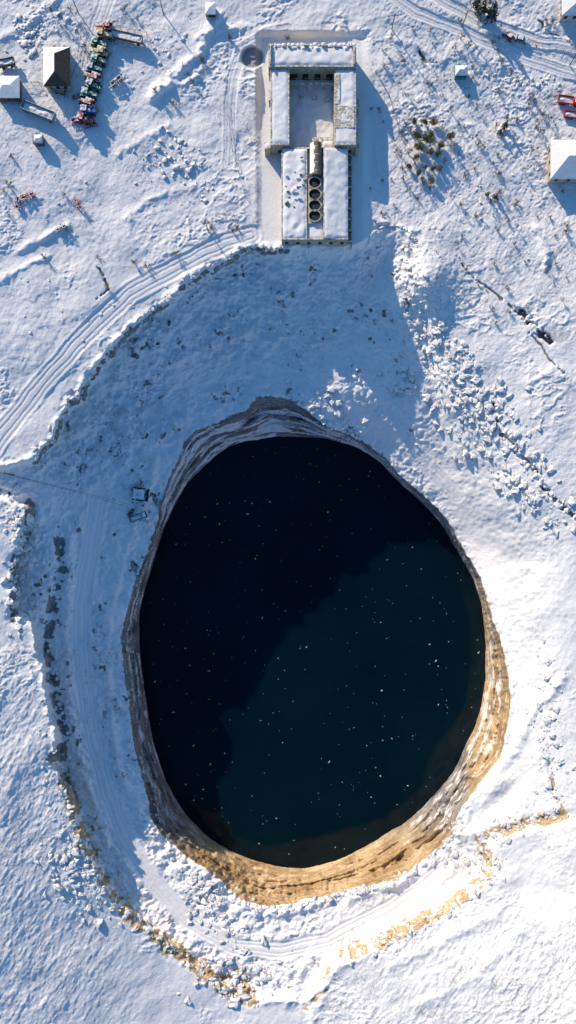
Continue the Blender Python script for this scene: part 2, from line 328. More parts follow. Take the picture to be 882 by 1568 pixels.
# ------------------------------------------------------------------ mesh builder
class MB:
    def __init__(s): s.v=[];s.f=[];s.m=[];s.mats=[]
    def mi(s,k):
        if k not in s.mats: s.mats.append(k)
        return s.mats.index(k)
    def add(s,vs,fs,k):
        o=len(s.v);s.v+=[tuple(x) for x in vs];s.f+=[[i+o for i in f] for f in fs];s.m+=[s.mi(k)]*len(fs)
    def box(s,x0,x1,y0,y1,z0,z1,k,tx=0,ty=0):
        vs=[(x0,y0,z0),(x1,y0,z0),(x1,y1,z0),(x0,y1,z0),(x0+tx,y0+ty,z1),(x1-tx,y0+ty,z1),(x1-tx,y1-ty,z1),(x0+tx,y1-ty,z1)]
        s.add(vs,[(3,2,1,0),(4,5,6,7),(0,1,5,4),(1,2,6,5),(2,3,7,6),(3,0,4,7)],k)
    def cyl(s,c,ax,r,l,k,n=14,r2=None):
        r2=r if r2 is None else r2
        c=Vector(c);vs=[]
        A={'x':(Vector((0,1,0)),Vector((0,0,1)),Vector((1,0,0))),'y':(Vector((0,0,1)),Vector((1,0,0)),Vector((0,1,0))),'z':(Vector((1,0,0)),Vector((0,1,0)),Vector((0,0,1)))}[ax]
        for sg,rr in ((-.5,r),(.5,r2)):
            for i in range(n):
                a=2*math.pi*i/n;vs.append(c+A[0]*rr*math.cos(a)+A[1]*rr*math.sin(a)+A[2]*l*sg)
        s.add(vs,[list(range(n))[::-1],list(range(n,2*n))]+[(i,(i+1)%n,n+(i+1)%n,n+i) for i in range(n)],k)
    def limb(s,a,b,r0,r1,k,n=4):
        a=Vector(a);b=Vector(b);d=(b-a)
        if d.length<1e-5:return
        d.normalize();x=d.orthogonal().normalized();y=d.cross(x);vs=[]
        for p,r in ((a,r0),(b,r1)):
            for i in range(n):
                t=2*math.pi*i/n;vs.append(p+x*r*math.cos(t)+y*r*math.sin(t))
        s.add(vs,[(i,(i+1)%n,n+(i+1)%n,n+i) for i in range(n)]+[list(range(n,2*n))],k)
    def patch(s,x0,x1,y0,y1,zf,k,st=.5,amp=.12,thick=.3,seed=0):
        nx=max(2,int((x1-x0)/st));ny=max(2,int((y1-y0)/st))
        xs=np.linspace(x0,x1,nx+1);ys=np.linspace(y0,y1,ny+1);X,Y=np.meshgrid(xs,ys)
        e=np.minimum(np.minimum(X-x0,x1-X),np.minimum(Y-y0,y1-Y))
        Zt=np.array([[zf(x,y) for x in xs] for y in ys])
        Z=Zt+thick*ss(-.2,.9,e+.25*vn(X*.8,Y*.8,seed))*(e>0.01)+amp*fbm(X*.45,Y*.45,seed+5,3)*ss(0,1,e)*2
        vs=list(zip(X.ravel(),Y.ravel(),Z.ravel()));w=nx+1
        fs=[(j*w+i,j*w+i+1,(j+1)*w+i+1,(j+1)*w+i) for j in range(ny) for i in range(nx)]
        s.add(vs,fs,k)
    def obj(s,name,loc=(0,0,0),rz=0,parent=None,smooth=False,bevel=0,scale=1):
        me=bpy.data.meshes.new(name);me.from_pydata(s.v,[],s.f);me.update()
        for k in s.mats: me.materials.append(M[k])
        me.polygons.foreach_set('material_index',s.m)
        if smooth: me.polygons.foreach_set('use_smooth',[True]*len(s.f))
        o=bpy.data.objects.new(name,me);bpy.context.scene.collection.objects.link(o)
        o.location=loc;o.rotation_euler=(0,0,rz);o.scale=(scale,)*3
        if parent: o.parent=parent
        if bevel:
            b=o.modifiers.new('bevel','BEVEL');b.width=bevel;b.segments=2;b.limit_method='ANGLE'
        return o
# ------------------------------------------------------------------ terrain object
def build_terrain():
    k=S*(H-ZZ)/H
    X=(UU-CU)*k;Y=-(VV-CV)*k
    nv,nu=UU.shape
    co=np.stack([X,Y,ZZ],-1).reshape(-1,3).astype(np.float32)
    idx=np.arange(nv*nu).reshape(nv,nu)
    q=np.stack([idx[1:,:-1],idx[1:,1:],idx[:-1,1:],idx[:-1,:-1]],-1).reshape(-1,4)
    me=bpy.data.meshes.new('snowy_ground');me.vertices.add(len(co));me.vertices.foreach_set('co',co.ravel())
    me.loops.add(q.size);me.loops.foreach_set('vertex_index',q.ravel().astype(np.int32))
    me.polygons.add(len(q));me.polygons.foreach_set('loop_start',np.arange(0,q.size,4,dtype=np.int32))
    me.update(calc_edges=True);me.polygons.foreach_set('use_smooth',np.ones(len(q),bool))
    U=UU.ravel();V=VV.ravel()
    g=ss(540,640,U)*ss(520,400,V)*.9+ss(260,60,U)*ss(930,1080,V)*.85+ss(480,600,U)*ss(1400,1480,V)*.8+.10+.35*ss(300,60,U)*ss(300,100,V)+.45*ss(740,850,U)*ss(1000,1100,V)
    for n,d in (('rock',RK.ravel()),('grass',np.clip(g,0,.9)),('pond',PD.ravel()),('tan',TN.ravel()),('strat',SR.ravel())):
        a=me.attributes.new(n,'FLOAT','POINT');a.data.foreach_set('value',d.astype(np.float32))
    me.materials.append(M['ground'])
    o=bpy.data.objects.new('snowy_ground',me);bpy.context.scene.collection.objects.link(o)
build_terrain()
b=MB();c=np.array([480,1000.])
pts=[]
for p in WAT:
    q=c+(np.array(p)-c)*1.035;pts.append(unp(q[0],q[1],ZW))
b.add(pts[::-1],[list(range(len(pts)))],'water');b.obj('lake_water')
b=MB()
for i in range(340):
    while True:
        u=random.uniform(215,742);v=random.uniform(672,1328)
        if sd(np.array([u]),np.array([v]),WAT)[0]>8: break
    p=unp(u,v,ZW+.02);r=random.choice([.06,.07,.08,.08,.09,.1,.11,.12,.14,.18,.28]);el=random.uniform(1.,2.2);a0=random.gauss(.6,.5)
    vs=[]
    for k in range(7):
        a=k/7*6.283;rr=r*random.uniform(.6,1.1);x=math.cos(a)*rr*el;y=math.sin(a)*rr*.7
        vs.append((p.x+x*math.cos(a0)-y*math.sin(a0),p.y+x*math.sin(a0)+y*math.cos(a0),p.z))
    o=[(x,y,z+.05) for x,y,z in vs]
    b.add(vs+o,[list(range(7,14))]+[(k,(k+1)%7,7+(k+1)%7,7+k) for k in range(7)],'ice')
b.obj('floating_ice')
# ------------------------------------------------------------------ boulders
icos=[]
for k in range(8):
    bm=bmesh.new();bmesh.ops.create_icosphere(bm,subdivisions=2 if k<4 else 1,radius=1)
    for v in bm.verts:
        n=v.co.normalized();f=1+.35*math.sin(n.x*3+k)*math.cos(n.y*4-k*2)+random.uniform(-.14,.14);v.co=n*f
        v.co.z=max(min(v.co.z,.75),-.8)
    icos.append(([tuple(v.co) for v in bm.verts],[[v.index for v in f.verts] for f in bm.faces]));bm.free()
def rocks(name,items,k='rock',smooth=True):
    b=MB()
    for (u,v,s) in items:
        vs,fs=random.choice(icos);p=gp(u,v);a=random.uniform(0,6.28);sx=s*random.uniform(.8,1.35);sy=s*random.uniform(.65,1.);sz=s*random.uniform(.55,.9)
        ca,sa=math.cos(a),math.sin(a)
        b.add([(p.x+x*sx*ca-y*sy*sa,p.y+x*sx*sa+y*sy*ca,p.z+s*.05+z*sz) for x,y,z in vs],fs,k)
    return b.obj(name,smooth=smooth)
def ell(cu,cv,ru,rv,n,s0,s1,rot=0):
    out=[]
    while len(out)<n:
        x,y=random.gauss(0,.5),random.gauss(0,.5)
        x*=ru;y*=rv;c_,s_=math.cos(rot),math.sin(rot);u=cu+x*c_-y*s_;v=cv+x*s_+y*c_
        s=s0+(s1-s0)*random.random()**3
        if u>-30 and u<910: out.append((u,v,s))
    return out
def along(pl,n,w,s0,s1):
    out=[];L=[math.dist(a,b) for a,b in zip(pl[:-1],pl[1:])];T=sum(L)
    for i in range(n):
        t=random.uniform(0,T);j=0
        while j<len(L)-1 and t>L[j]: t-=L[j];j+=1
        a,b_=pl[j],pl[j+1];f=t/L[j]
        out.append((a[0]+(b_[0]-a[0])*f+random.gauss(0,w),a[1]+(b_[1]-a[1])*f+random.gauss(0,w),s0+(s1-s0)*random.random()**2.5))
    return out
it=ell(735,640,125,50,360,.22,1.5,.85)+ell(690,545,88,34,230,.22,1.4,.9)+ell(815,765,65,24,110,.25,1.5,.7)+ell(640,480,40,60,90,.2,1.1)+ell(505,615,55,12,45,.4,1.5,.6)+ell(750,640,45,45,35,.8,1.8)+ell(620,590,30,25,35,.4,1.3)
rocks('boulder_field',it,smooth=False)
it=ell(460,470,110,70,160,.12,.8)+ell(330,500,150,70,260,.12,.7)+ell(200,640,90,70,200,.15,.85)+ell(150,690,70,80,130,.2,1.0)+ell(160,1060,40,160,210,.15,.8)+ell(90,1080,25,200,180,.2,1.0)+along(NWR,200,4,.25,.9)
it+=along([(462,620),(505,650),(545,672)],30,6,.4,1.2)+along([(243,790),(205,905),(188,1010),(205,1140),(240,1260)],90,5,.2,.8)
rocks('bench_rubble',[i for i in it if i[0]<640],smooth=False)
it=ell(120,1330,45,75,170,.3,1.5,-.5)+ell(330,1400,60,40,60,.4,1.6,.6)+ell(370,1490,60,50,60,.4,1.8)+ell(300,1350,60,16,40,.4,1.5,.75)+ell(720,1330,70,45,60,.3,1.5)+ell(840,1130,30,110,110,.3,1.2)+ell(30,860,22,90,150,.3,1.6)
it+=along([(700,1255),(690,1280),(640,1328),(600,1352),(550,1364),(510,1374),(460,1388),(400,1394),(350,1374)],100,3.5,.4,1.1)
rocks('rim_boulders',it,smooth=False)
rocks('tan_rubble',along(tans[0][0],280,8,.2,1.1)+along(tans[1][0],170,9,.25,1.1)+along(tans[2][0],70,7,.3,1.)+ell(350,1370,30,14,20,.4,1.2)+ell(345,1500,40,30,25,.3,1.4),'tanrock',False)
it=ell(255,245,45,40,60,.25,1.1)+ell(300,290,40,60,30,.2,.9)+ell(795,125,55,12,50,.3,.8)+ell(90,240,90,160,25,.2,.7)+ell(110,480,110,80,35,.2,.6)+ell(720,250,150,180,90,.2,.6)+along(cracks[1][0],60,3,.3,1.2)+ell(60,60,70,60,50,.3,1.0)+ell(250,70,60,60,35,.3,.9)+ell(45,50,25,40,40,.4,1.2)
it+=[(600+40*math.cos(a)+random.gauss(0,.7),385+40*math.sin(a)*.98+random.gauss(0,.7),random.uniform(.25,.5)) for a in np.linspace(math.pi*1.07,math.pi*1.93,60)]
rocks('scattered_stones',it)
# ------------------------------------------------------------------ dry grass
b=MB()
for reg,n in (((560,882,90,480),2600),((0,180,980,1568),1700),((500,882,1400,1568),1800),((760,882,950,1300),600),((330,400,150,360),250),((0,330,0,400),500)):
    for i in range(n):
        u=random.uniform(reg[0],reg[1]);v=random.uniform(reg[2],reg[3])
        if fbm(np.array([u/40]),np.array([v/40]),5,2)[0]<-.05: continue
        p=gp(u,v)
        for k in range(3):
            a=random.uniform(0,6.28);h=random.uniform(.2,.6);dx,dy=math.cos(a),math.sin(a);l=random.uniform(.1,.3)
            b.add([(p.x-dy*.05,p.y+dx*.05,p.z-.03),(p.x+dy*.05,p.y-dx*.05,p.z-.03),(p.x+dx*l,p.y+dy*l,p.z+h)],[(0,1,2)],'straw')
b.obj('dry_grass')
# ------------------------------------------------------------------ trees
def tree_mesh(kind,h,seed):
    rnd=random.Random(seed);b=MB()
    def grow(p,d,l,r,dep):
        q=p+d*l;b.limb(p,q,r,r*.6,'bark',5 if dep>2 else 3)
        if kind=='leafy' and dep<=1:
            for i in range(3):
                c=q+Vector((rnd.gauss(0,.3),rnd.gauss(0,.3),rnd.gauss(0,.25)));n=Vector((rnd.gauss(0,1),rnd.gauss(0,1),rnd.gauss(0,1))).normalized()
                x=n.orthogonal()*.085;y=n.cross(x)
                b.add([c-x-y,c+x-y,c+x+y,c-x+y],[(0,1,2,3)],'leaf')
        if dep<=0:return
        for i in range(4 if dep>1 else 3):
            nd=(d+Vector((rnd.gauss(0,.55),rnd.gauss(0,.55),rnd.gauss(.15,.3)))).normalized()
            grow(p+d*l*rnd.uniform(.55,1),nd,l*rnd.uniform(.55,.8),max(r*.55,.03),dep-1)
    if kind=='pine':
        b.limb((0,0,0),(0,0,h),.18,.03,'bark',6)
        z=h*.15
        while z<h*.97:
            R=(1-z/h)*h*.34+.15
            for i in range(7):
                a=rnd.uniform(0,6.28);l=R*rnd.uniform(.6,1.1);e=Vector((math.cos(a)*l,math.sin(a)*l,z-l*.25))
                b.limb((0,0,z),e,.04,.015,'bark',3)
                for k in range(int(5+l*5)):
                    t=rnd.uniform(.2,1);c=Vector((0,0,z)).lerp(e,t)+Vector((rnd.gauss(0,.12),rnd.gauss(0,.12),rnd.gauss(0,.08)))
                    n=Vector((rnd.gauss(0,.6),rnd.gauss(0,.6),1)).normalized();x=n.orthogonal()*.15;y=n.cross(x)*.8
                    b.add([c-x-y,c+x-y,c+x+y,c-x+y],[(0,1,2,3)],'pine' if rnd.random()<.85 else 'snow')
            z+=h*.055
    elif kind=='shrub':
        for i in range(7):
            d=Vector((rnd.gauss(0,.6),rnd.gauss(0,.6),1)).normalized();grow(Vector((0,0,-.1)),d,h*.45,.05,2)
    else: grow(Vector((0,0,-.2)),Vector((rnd.gauss(0,.06),rnd.gauss(0,.06),1)).normalized(),h*.36,.15,4)
    me=bpy.data.meshes.new(kind);me.from_pydata(b.v,[],b.f)
    for k in b.mats: me.materials.append(M[k])
    me.polygons.foreach_set('material_index',b.m);return me
TM={'bare':[tree_mesh('bare',5.5,i) for i in range(3)],'leafy':[tree_mesh('leafy',4.2,10+i) for i in range(4)],'pine':[tree_mesh('pine',8,20+i) for i in range(2)],'shrub':[tree_mesh('shrub',1.8,30+i) for i in range(3)]}
NM={'bare':'bare_tree','leafy':'dry_leaf_tree','pine':'pine_tree','shrub':'bare_shrub'}
def tree(kind,u,v,s=1.):
    o=bpy.data.objects.new(NM[kind],random.choice(TM[kind]));bpy.context.scene.collection.objects.link(o)
    o.location=gp(u,v);o.rotation_euler=(0,0,random.uniform(0,6.28));o.scale=(s,s,s*random.uniform(.85,1.1))
for u,v in [(640,188),(652,195),(662,205),(640,205),(670,218),(655,222),(642,232),(662,238),(676,232),(636,248),(650,252),(665,258),(640,270),(655,272),(672,262),(683,212),(630,262),(658,190),(646,214),(668,245)]: tree('leafy',u+random.uniform(-7,7),v+random.uniform(-7,7),random.uniform(.5,.9))
for u,v,s in [(735,22,.9),(750,28,1.0),(728,10,.7),(772,195,.5),(764,205,.4),(757,303,.45),(745,300,.35)]: tree('pine',u,v,s)
for u,v,s in [(776,188,.7),(768,210,.6),(758,196,.6),(742,12,1),(720,5,.8),(705,60,.7),(716,70,.6),(610,130,.5),(625,150,.5),(690,170,.6),(700,195,.5),(600,215,.45),(585,190,.4),(615,240,.5),(700,240,.5),(735,225,.5),(750,312,.6),(762,298,.6),(735,330,.5),(790,350,.5),(712,330,.45),(820,190,.6),(812,235,.6),(838,185,.6),(825,205,.7),(862,355,.55),(600,60,.5),(590,80,.5),(690,300,.4),(800,260,.5),(730,165,.5),(680,120,.4),(655,130,.5),(295,128,.5),(290,118,.5),(105,355,.5),(700,375,.5),(840,410,.5),(860,460,.5),(780,395,.5),(96,30,.7),(80,22,.6),(110,20,.6),(635,210,.7),(675,200,.7),(690,225,.7),(625,235,.7),(648,285,.6),(680,250,.6)]: tree('bare',u,v,s)
for i in range(130):
    u=random.uniform(565,875);v=random.uniform(30,500)
    tree('shrub',u,v,random.uniform(.5,1.1))
for u,v in [(240,140),(265,160),(320,340),(322,350),(270,390),(205,400),(12,282),(6,292),(310,95),(350,60),(20,240),(70,395),(58,210),(440,60),(130,75),(355,355),(365,350),(15,330),(150,395),(165,440),(225,410),(100,300),(210,30),(190,15)]: tree('shrub',u,v,random.uniform(.8,1.3))
# ------------------------------------------------------------------ big ruined building
E=bpy.data.objects.new('ruined_farm_building',None);bpy.context.scene.collection.objects.link(E)
def R(u0,u1,v0,v1,z):
    a=unp(u0,v0,z);c=unp(u1,v1,z);return a.x,c.x,c.y,a.y
ZT=5.9;ZL=4.9
def block(name,rect,zt,par=.35,wt=.4,holes=True,snowf=None,seed=0,k='wall'):
    x0,x1,y0,y1=rect
    b=MB();zb=-1.5
    b.box(x0,x1,y0,y0+wt,zb,zt+par,k);b.box(x0,x1,y1-wt,y1,zb,zt+par,k)
    b.box(x0,x0+wt,y0+wt,y1-wt,zb,zt+par,k);b.box(x1-wt,x1,y0+wt,y1-wt,zb,zt+par,k)
    b.box(x0+wt,x1-wt,y0+wt,y1-wt,zt-.3,zt-.02,k)
    b.obj(name+'_walls',parent=E)
    w=MB()
    n=int((y1-y0)/3.2)
    for i in range(n):
        y=y0+(i+.5)*(y1-y0)/n
        for x,s in ((x1,1),(x0,-1)):
            w.box(min(x,x+s*.03),max(x,x+s*.03),y-.6,y+.6,1.2,2.9,'dark')
            w.box(min(x,x+s*.12),max(x,x+s*.12),y-.75,y+.75,1.05,1.2,'wallw')
    n=int((x1-x0)/3.2)
    for i in range(n):
        x=x0+(i+.5)*(x1-x0)/n
        w.box(x-.6,x+.6,y0-.03,y0,1.2,2.9,'dark');w.box(x-.75,x+.75,y0-.12,y0,1.05,1.2,'wallw')
    if holes: w.obj(name+'_windows',parent=E)
    sn=MB();f=snowf or (lambda x,y:zt)
    sn.patch(x0+wt*.5,x1-wt*.5,y0+wt+.02,y1-wt-.02,f,'snow',.45,.12,par*1.3,seed);sn.obj(name+'_roof_snow',parent=E,smooth=True)
top=R(411,545,68,103,ZT+.6);block('north_wing',top,ZT+.6,.3,seed=1)
lw=R(414,443,0,222,ZT);lw=(lw[0],lw[1],lw[2],top[2]-.01);block('west_wing',lw,ZT,.2,seed=2)
rw=R(512,545,0,222,ZT);rw=(rw[0],rw[1],rw[2],top[2]-.01);block('east_wing',rw,ZT,.2,seed=3)
low=R(431,533,226,367,ZL)
x0,x1,y0,y1=low
cb=R(405,548,213,226,ZL+.4)
b=MB();b.box(cb[0],lw[0]-.01,lw[2]-.6,lw[2]+1.4,-1,ZL-.2,'wall');b.box(rw[1]+.01,cb[1]+.4,lw[2]-.6,lw[2]+1.4,-1,ZL-.2,'wall')
b.box(lw[1]+.01,rw[0]-.01,lw[2],lw[2]+.5,-1,3.6,'wall')
b.box(rw[0]-6.5,rw[0]-.02,lw[2]+.52,lw[2]+4.2,-1,2.2,'wall')
b.box(lw[0]-.6,lw[0]-.01,top[2]-8,top[2]-5,-1,3.5,'wall')
b.box(rw[1]+.01,rw[1]+1.2,lw[2]+12,lw[2]+15,-1,3.4,'wall')
b.box(rw[1]+.01,rw[1]+.9,lw[2]+5,lw[2]+6.5,-1,3.0,'wall')
b.box(rw[0]+.5,rw[1]-.5,lw[2]+5,lw[2]+11.5,ZT+.0,ZT+.40,'wall');b.box(rw[0]+.45,rw[0]+1.6,lw[2]+12,top[2]-1.5,ZT,ZT+.41,'wall')
b.obj('cross_walls',parent=E)
b=MB();b.patch(cb[0]+.1,lw[0]-.1,lw[2]-.5,lw[2]+1.3,lambda x,y:ZL-.2,'snow',.3,.05,.2,4);b.patch(rw[0]-3.3,rw[0]-.3,lw[2]+1.4,lw[2]+3.1,lambda x,y:2.2,'snow',.3,.05,.2,4)
b.patch(lw[1]+.05,rw[0]-.05,lw[2]+.6,top[2]-.05,lambda x,y:.25,'snow',.5,.25,.15,9)
b.patch(rw[0]+1.6,rw[1]-1.4,lw[2]+6.5,lw[2]+9.5,lambda x,y:ZT+.3,'snow',.3,.1,.15,19)
b.obj('courtyard_snow',parent=E,smooth=True)
b=MB();cx0,cx1=lw[1]+.02,rw[0]-.02;yt=top[2]
for i in range(6):
    x=cx0+.3+(cx1-cx0-.9)*i/5;b.box(x,x+.35,yt-3.4,yt-3.05,-.5,3.3,'wall')
b.box(cx0,cx1,yt-3.5,yt-2.95,3.3,3.7,'wall')
for i in range(4):
    x=cx0+1.2+(cx1-cx0-2.4)*i/3;b.box(x-.9,x+.9,yt-.05,yt-.012,.2,3.2,'dark')
for i in range(3):
    x=cx0+3+i*4;b.box(x,x+1.4,yt-6-i*.4,yt-5-i*.4,.2,.9,'wall')
b.obj('loggia',parent=E)
b=MB();x=top[0]
while x<top[1]-.4:
    w=random.uniform(.5,1.4);h=random.uniform(.15,.9)
    if random.random()<.8: b.box(x,min(x+w,top[1]-.05),top[3]-.9,top[3]-.41,ZT+.55,ZT+.6+h+.3,'wall')
    if random.random()<.8: b.patch(x,min(x+w,top[1]-.05),top[3]-1.1,top[3]-.1,lambda X,Y:ZT+.92+h,'snow',.25,.05,.2,int(x*7))
    x+=w+random.uniform(.1,.6)
b.box(top[0]+.42,top[0]+.8,top[2]+.42,top[3]-.95,ZT+.6,ZT+1.7,'wall');b.box(top[1]-.85,top[1]-.42,top[2]+.42,top[3]-.95,ZT+.6,ZT+1.8,'wall')
b.obj('broken_parapet',parent=E)
xa=R(470,471,0,1,ZL)[0];xb=R(495,496,0,1,ZL)[0]
b=MB();wt=.4
b.box(x0,x1,y0,y0+wt,-7,ZL+.2,'wall')
b.box(x0,x0+wt,y0+wt,y1,-2,ZL+.2,'wall');b.box(x1-wt,x1,y0+wt,y1,-2,ZL-.5,'wall')
b.box(x0+wt,x1-wt,y1-wt,y1,-2,ZL+.1,'wall')
b.box(xa-.3,xa,y0+wt,y1-wt,0,ZL+.35,'wall');b.box(xb,xb+.3,y0+wt,y1-wt,0,ZL+.9,'wall')
b.box(x0+wt,xa-.3,y0+wt,y1-wt,ZL-.4,ZL-.05,'wall');b.box(xb+.3,x1-wt,y0+wt,y1-wt,ZL-.9,ZL-.6,'wall')
b.box(xa,xb,y0+wt,y1-wt,ZL-1.6,ZL-1.3,'wall')
b.obj('south_hall_walls',parent=E)
b=MB()
for i in range(6):
    x=x0+1.6+i*(x1-x0-3.2)/5;b.box(x-.5,x+.5,y0-.03,y0,1.2,3.0,'dark');b.box(x-.6,x+.6,y0-.12,y0,1.05,1.2,'wallw')
for i in range(9):
    y=y0+1.6+i*3.0;b.box(x1,x1+.03,y,y+1.3,1,2.8,'dark')
    b.box(x0-.03,x0,y,y+1.3,1,2.8,'dark')
b.obj('south_hall_windows',parent=E)
b=MB()
b.patch(x0+.2,xa-.1,y0+.2,y1-wt,lambda x,y:ZL+.0,'snow',.4,.16,.42,11)
b.patch(xb+.1,x1+.0,y0+.2,y1-wt,lambda x,y:ZL+.85-(x-xb)/(x1-xb)*1.2,'snow',.4,.1,.3,12)
b.patch(xa+.02,xb-.02,y0+.2,y0+6.0,lambda x,y:ZL-.4,'snow',.4,.1,.25,13)
b.patch(xa+.02,xb-.02,y0+6,y1-wt,lambda x,y:ZL-1.2,'snow',.4,.1,.15,13)
b.obj('south_hall_roof_snow',parent=E,smooth=True)
b=MB();b.box(x1+1.2,x1+1.5,y0-.5,y1+1,-2,1.4,'wall')
for i in range(9): b.box(x1+.02,x1+1.2,y0+.6+i*3.3,y0+.9+i*3.3,-1.5,1.9,'wall')
b.obj('buttresses',parent=E)
tx=(xa+xb)/2;ty0=R(0,1,270,271,ZL)[3];ty1=R(0,1,221,222,ZL)[3]
def halfcyl(b,cx,ya,yb,r,zc,k,a0,a1,n=14):
    vs=[];m=24
    for j in range(m+1):
        y=ya+(yb-ya)*j/m
        for i in range(n+1):
            a=a0+(a1-a0)*i/n+.12*math.sin(j*.9)*(i in(0,));vs.append((cx+r*math.cos(a),y,zc+r*math.sin(a)))
    b.add(vs,[(j*(n+1)+i,j*(n+1)+i+1,(j+1)*(n+1)+i+1,(j+1)*(n+1)+i) for j in range(m) for i in range(n)],k)
b=MB();b.cyl((tx+.2,(ty0+ty1)/2,ZL+.3),'y',1.7,ty1-ty0,'tank',28)
for t in (.1,.35,.6,.85): b.cyl((tx+.2,ty0+(ty1-ty0)*t,ZL+.3),'y',1.76,.15,'rust',28)
b.obj('storage_tank',parent=E)
b=MB();halfcyl(b,tx+.2,ty0+.3,ty1-.2,1.8,ZL+.3,'snow',math.radians(105),math.radians(170));b.obj('tank_snow',parent=E,smooth=True)
pl=R(472,494,272,341,ZL+.8)
b=MB();b.box(pl[0],pl[1],pl[2],pl[3],ZL-1.2,ZL+.2,'wallw')
b.obj('silo_plinth',parent=E)
b=MB();sc=MB()
for vv in (279,297,314,330):
    p=unp(482,vv,ZL+.8);n=28
    vs=[]
    for r,z in ((1.95,ZL+.2),(1.95,ZL+.8),(1.72,ZL+.8),(1.72,ZL+.25)):
        for i in range(n): a=6.2832*i/n;vs.append((p.x+r*math.cos(a),p.y+r*math.sin(a)*.92,z))
    b.add(vs,[(q*n+i,q*n+(i+1)%n,(q+1)*n+(i+1)%n,(q+1)*n+i) for q in range(3) for i in range(n)],'wallw')
    sc.add([(x,y,z) for x,y,z in vs[3*n:]],[list(range(n))],'dark')
    sc.patch(p.x-.9,p.x-.1,p.y-.3,p.y+.4,lambda x,y:ZL+.25,'wood',.2,.05,.15,int(vv))
b.obj('silo_rims',parent=E);sc.obj('silo_openings',parent=E)
b=MB()
for i in range(26):
    x=random.uniform(x0+1,xa-1.2);y=random.uniform(y0+9,y1-3);s=random.uniform(.2,.5);b.box(x,x+s*2,y,y+s,ZL+.1,ZL+.4+s,random.choice(['wall','wood','snow']))
b.obj('roof_debris',parent=E)
# ------------------------------------------------------------------ houses
def hip_house(name,u0,u1,v0,v1,zt,roof,wallk,over=.4,ridge='y',rh=1.8,snowsides=(1,1,1,1),chim=True):
    E=bpy.data.objects.new(name,None);bpy.context.scene.collection.objects.link(E)
    g=zat((u0+u1)/2,(v0+v1)/2);zt=g+zt
    x0,x1,y0,y1=R(u0,u1,v0,v1,zt)
    b=MB();b.box(x0+over,x1-over,y0+over,y1-over,g-1.5,zt,wallk);b.obj('walls',parent=E)
    w=MB()
    for i in range(3):
        x=x0+over+(i+.5)*(x1-x0-2*over)/3;w.box(x-.5,x+.5,y0+over-.04,y0+over,g+1,g+2.3,'glass')
        y=y0+over+(i+.5)*(y1-y0-2*over)/3;w.box(x0+over-.04,x0+over,y-.5,y+.5,g+1,g+2.3,'glass');w.box(x1-over,x1-over+.04,y-.5,y+.5,g+1,g+2.3,'glass')
    w.obj('windows',parent=E)
    cx,cy=(x0+x1)/2,(y0+y1)/2
    if ridge=='y': d=max(0,(y1-y0)/2-(x1-x0)/2*.8);r0=(cx,cy-d,zt+rh);r1=(cx,cy+d,zt+rh)
    else: d=max(0,(x1-x0)/2-(y1-y0)/2*.8);r0=(cx-d,cy,zt+rh);r1=(cx+d,cy,zt+rh)
    c=[(x0,y0,zt),(x1,y0,zt),(x1,y1,zt),(x0,y1,zt)]
    if ridge=='y': F=[(c[0],c[1],r0),(c[1],c[2],r1,r0),(c[2],c[3],r1),(c[3],c[0],r0,r1)]
    else: F=[(c[0],c[1],r1,r0),(c[1],c[2],r1),(c[2],c[3],r0,r1),(c[3],c[0],r0)]
    b=MB()
    for f,s in zip(F,snowsides):
        b.add(f,[list(range(len(f)))],'snow' if s else roof)
        lo=[(p[0],p[1],p[2]-.18) for p in f[:2]];b.add([f[0],f[1],lo[1],lo[0]],[(3,2,1,0)],roof)
    b.add([(p[0],p[1],p[2]-.17) for p in c],[(3,2,1,0)],roof)
    b.obj('roof',parent=E)
    b=MB()
    if chim: b.box(cx+.6,cx+1.2,cy-.3,cy+.3,zt,zt+rh+.7,'roofb');b.box(cx+.5,cx+1.3,cy-.4,cy+.4,zt+rh+.7,zt+rh+.85,'snow');b.obj('chimney',parent=E)
hip_house('village_house',66,107,72,132,3.,'roofb','wallw',ridge='y',rh=2.2,snowsides=(0,0,1,1),chim=False)
hip_house('small_barn',-8,30,116,150,2.6,'wood','wood',ridge='x',rh=1.,snowsides=(1,1,1,1),chim=False)
hip_house('stone_house',843,905,214,274,3.4,'wall','wall',ridge='x',rh=2.4,snowsides=(1,1,1,1))
hip_house('tin_shed',697,716,100,116,2.2,'teal','teal',ridge='x',rh=.7,snowsides=(1,1,1,1),chim=False,over=.2)
hip_house('utility_shed',314,330,3,22,2.6,'grey','wallw',ridge='x',rh=.6,snowsides=(1,1,1,1),chim=False,over=.15)
hip_house('tool_shed',50,66,206,220,2.,'wood','wood',ridge='x',rh=.5,snowsides=(1,1,1,1),chim=False,over=.15)
hip_house('outbuilding',860,905,-10,24,3.,'wood','wallw',ridge='y',rh=1.5,snowsides=(1,1,1,1),chim=False)
